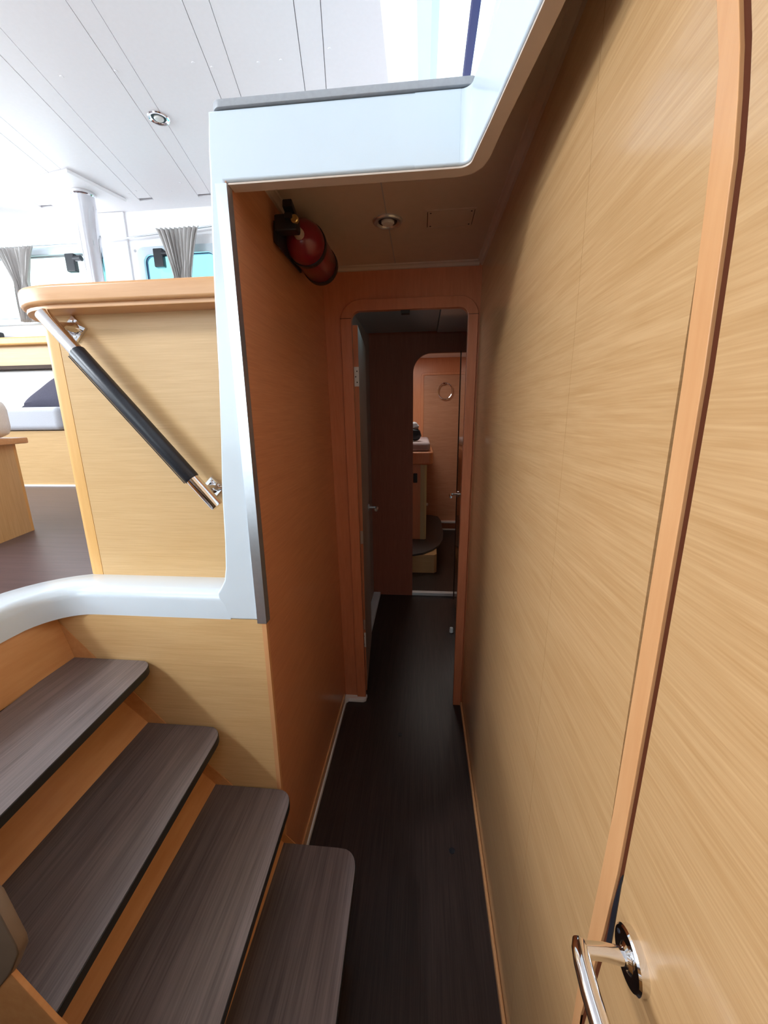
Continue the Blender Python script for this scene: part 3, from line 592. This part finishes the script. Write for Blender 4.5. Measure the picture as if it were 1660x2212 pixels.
# ---- lobby behind the first bulkhead
st(box('wall_left', (-0.46, 1.88, 0.0), (-0.405, 3.15, 2.16), 'greybrown'), 'grey brown painted wall on the left of the lobby', 'wall')
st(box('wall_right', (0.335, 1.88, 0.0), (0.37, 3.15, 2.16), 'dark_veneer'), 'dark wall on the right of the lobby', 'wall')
st(box('ceiling', (-0.46, 1.80, 2.115), (0.40, 3.2, 2.14), 'liner'), 'grey ceiling of the lobby behind the inner doorway', 'ceiling')
st(box('baseboard_left', (-0.405, 1.90, 0.0), (-0.345, 3.14, 0.03), 'whiteplastic', None, 0.006), 'short white skirting at the left corner of the lobby', 'baseboard')
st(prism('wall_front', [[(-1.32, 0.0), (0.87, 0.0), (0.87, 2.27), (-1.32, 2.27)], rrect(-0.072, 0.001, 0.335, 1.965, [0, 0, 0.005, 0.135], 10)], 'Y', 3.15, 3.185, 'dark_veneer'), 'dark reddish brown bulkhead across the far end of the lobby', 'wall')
st(box('trim_10', (-0.072, 3.145, 0.001), (0.335, 3.19, 0.028), 'whiteplastic', None, 0.003), 'white threshold bar in the far doorway', 'trim')
d4 = thing('far_open_door', (0.28, 2.7, 0), 'glossy veneered door leaf standing open at the right of the lobby', 'door')
box('leaf', (0.272, 2.36, 0.03), (0.294, 3.03, 1.955), wood('glossy door veneer', (0.42, 0.19, 0.09), (0.50, 0.24, 0.12), 'Y', 0.12, 0.6, 0.05), d4)
box('edge_strip', (0.268, 3.03, 0.03), (0.296, 3.04, 1.955), 'dark', d4)
h4 = lathe('rose', [(0.022, 0.0), (0.022, -0.006), (0.018, -0.008), (0, -0.009)], (0.272, 2.93, 0.935), 'X', 'chrome', d4, 20)
tube('lever', [(0.272, 2.93, 0.935), (0.225, 2.93, 0.935), (0.213, 2.92, 0.935), (0.212, 2.83, 0.932)], [0.007, 0.007, 0.009, 0.009], 'chrome', h4, 12)
tag(lathe('door_stop', [(0.014, 0.0), (0.014, 0.02), (0.011, 0.034), (0, 0.037)], (0.222, 2.57, 0.0), 'Z', 'whiteplastic', None, 16), 'small white door stop on the lobby floor', 'door stop')

# ---- far cabin
st(box('wall_left', (-1.30, 3.19, 0.0), (-1.25, 5.4, 2.25), 'veneer_y'), 'veneered left wall of the far cabin', 'wall')
st(box('wall_right', (0.80, 3.19, 0.0), (0.85, 5.4, 2.25), 'veneer_y'), 'veneered right wall of the far cabin', 'wall')
st(box('ceiling', (-1.30, 3.19, 2.22), (0.85, 5.4, 2.25), 'liner'), 'white ceiling of the far cabin', 'ceiling')
M['cabin_salmon'] = wood('far cabin salmon wood', (0.72, 0.30, 0.15), (0.78, 0.35, 0.18), 'Z', 0.35, 0.1, fine=90, bump=0)
fwall = st(box('wall_front', (-1.30, 5.28, 0.0), (0.85, 5.33, 2.25), 'cabin_salmon'), 'salmon wood end wall of the far cabin', 'wall')
d5 = st(prism('door_3', [rrect(-0.02, 0.10, 0.70, 2.045, [0, 0, 0.03, 0.045]), rrect(0.016, 0.12, 0.67, 2.012, [0, 0, 0.02, 0.03])], 'Y', 5.262, 5.281, 'cabin_salmon', bev=0.004), 'salmon frame of the closed far cabin door', 'door')
box('door_leaf', (0.017, 5.270, 0.12), (0.669, 5.2795, 2.010), wood('far door veneer', (0.54, 0.27, 0.155), (0.63, 0.34, 0.21), 'X', 0.35, 0.2, fine=120), d5)
box('step_edge', (0.05, 5.20, 0.095), (0.78, 5.275, 0.118), 'whiteplastic', d5, 0.004)
box('step_edge', (0.05, 5.19, 0.0), (0.78, 5.21, 0.018), 'whiteplastic', d5, 0.004)
tr = thing('towel_ring', (0.285, 5.25, 1.90), 'round chrome towel ring on the far cabin door', 'towel ring')
tube('ring', [(0.285 + 0.088 * math.sin(2 * PI * k / 36), 5.235, 1.815 + 0.098 * math.cos(2 * PI * k / 36)) for k in range(37)], 0.007, 'chrome', tr, 8)
lathe('mount', [(0.018, 0.0), (0.018, -0.02), (0.010, -0.045), (0, -0.045)], (0.270, 5.268, 1.905), 'Y', 'chrome', tr, 16)
bed = thing('bunk', (-0.4, 4.6, 0.0), 'built-in bunk with a thick orange wood rim and cream cornered pillar', 'bunk')
prism('pillar', [[(-1.2, 4.10), (0.02, 4.10)] + arc(0.02, 4.13, 0.03, 270, 360, 5)[1:] + [(0.05, 5.1), (-1.2, 5.1)]], 'Z', 0.212, 1.02, 'cabin_salmon', bed)
prism('pillar_edge', [[(-0.012, 4.094), (0.022, 4.094)] + arc(0.022, 4.122, 0.031, 270, 360, 6)[1:] + [(0.053, 4.14), (-0.012, 4.14)]], 'Z', 0.212, 1.02, plain('pale moulded edge', (0.62, 0.56, 0.32), 0.35), bed)
prism('rim', [rrect(-1.2, 4.04, 0.116, 5.22, [0, 0.05, 0.04, 0])], 'Z', 1.022, 1.155, 'cabin_salmon', bed, bev=0.02, seg=4)
box('mattress', (-1.19, 4.07, 1.156), (0.085, 5.2, 1.25), 'mattress', bed, 0.035, 4)
box('lock', (-0.088, 4.088, 0.83), (-0.045, 4.1, 0.93), 'black', bed, 0.006)
bag = thing('toiletry_bag', (-0.09, 4.25, 1.252), 'black bag with a pale grey top lying on the bunk', 'bag')
pillow_mesh('bag', (-0.10, 4.25, 1.325), (0.17, 0.16, 0.13), 'black', bag, (0.1, 0.1, 0.2), 10)
pillow_mesh('towel', (-0.10, 4.25, 1.40), (0.12, 0.12, 0.09), 'cloth', bag, (0.1, -0.3, 0.2), 10)
sp = thing('cabin_step', (-0.1, 4.2, 0.0), 'dark rounded cabin step on a low veneered base', 'step')
prism('base', [[(-1.2, 3.70), (-1.2, 3.66), (0.13, 3.66), (0.155, 3.69), (0.17, 5.0), (-1.2, 5.0)]], 'Z', 0.0, 0.19, 'veneer_x', sp, bev=0.004)
prism('tread', [[(-1.2, 3.56), (-0.09, 3.60), (0.02, 3.66), (0.12, 3.78), (0.19, 3.92), (0.235, 4.10), (0.250, 4.30), (0.252, 4.9), (0.22, 5.12), (0.12, 5.20), (-1.2, 5.20)]], 'Z', 0.191, 0.211, plain('charcoal step top', (0.07, 0.065, 0.065), 0.5), sp, bev=0.003)
tag(lathe('cupboard_knob', [(0.016, 0), (0.016, 0.02), (0, 0.022)], (0.0525, 4.30, 0.555), 'X', 'whiteplastic', None, 14), 'small white knob on the side of the bunk pillar', 'knob')
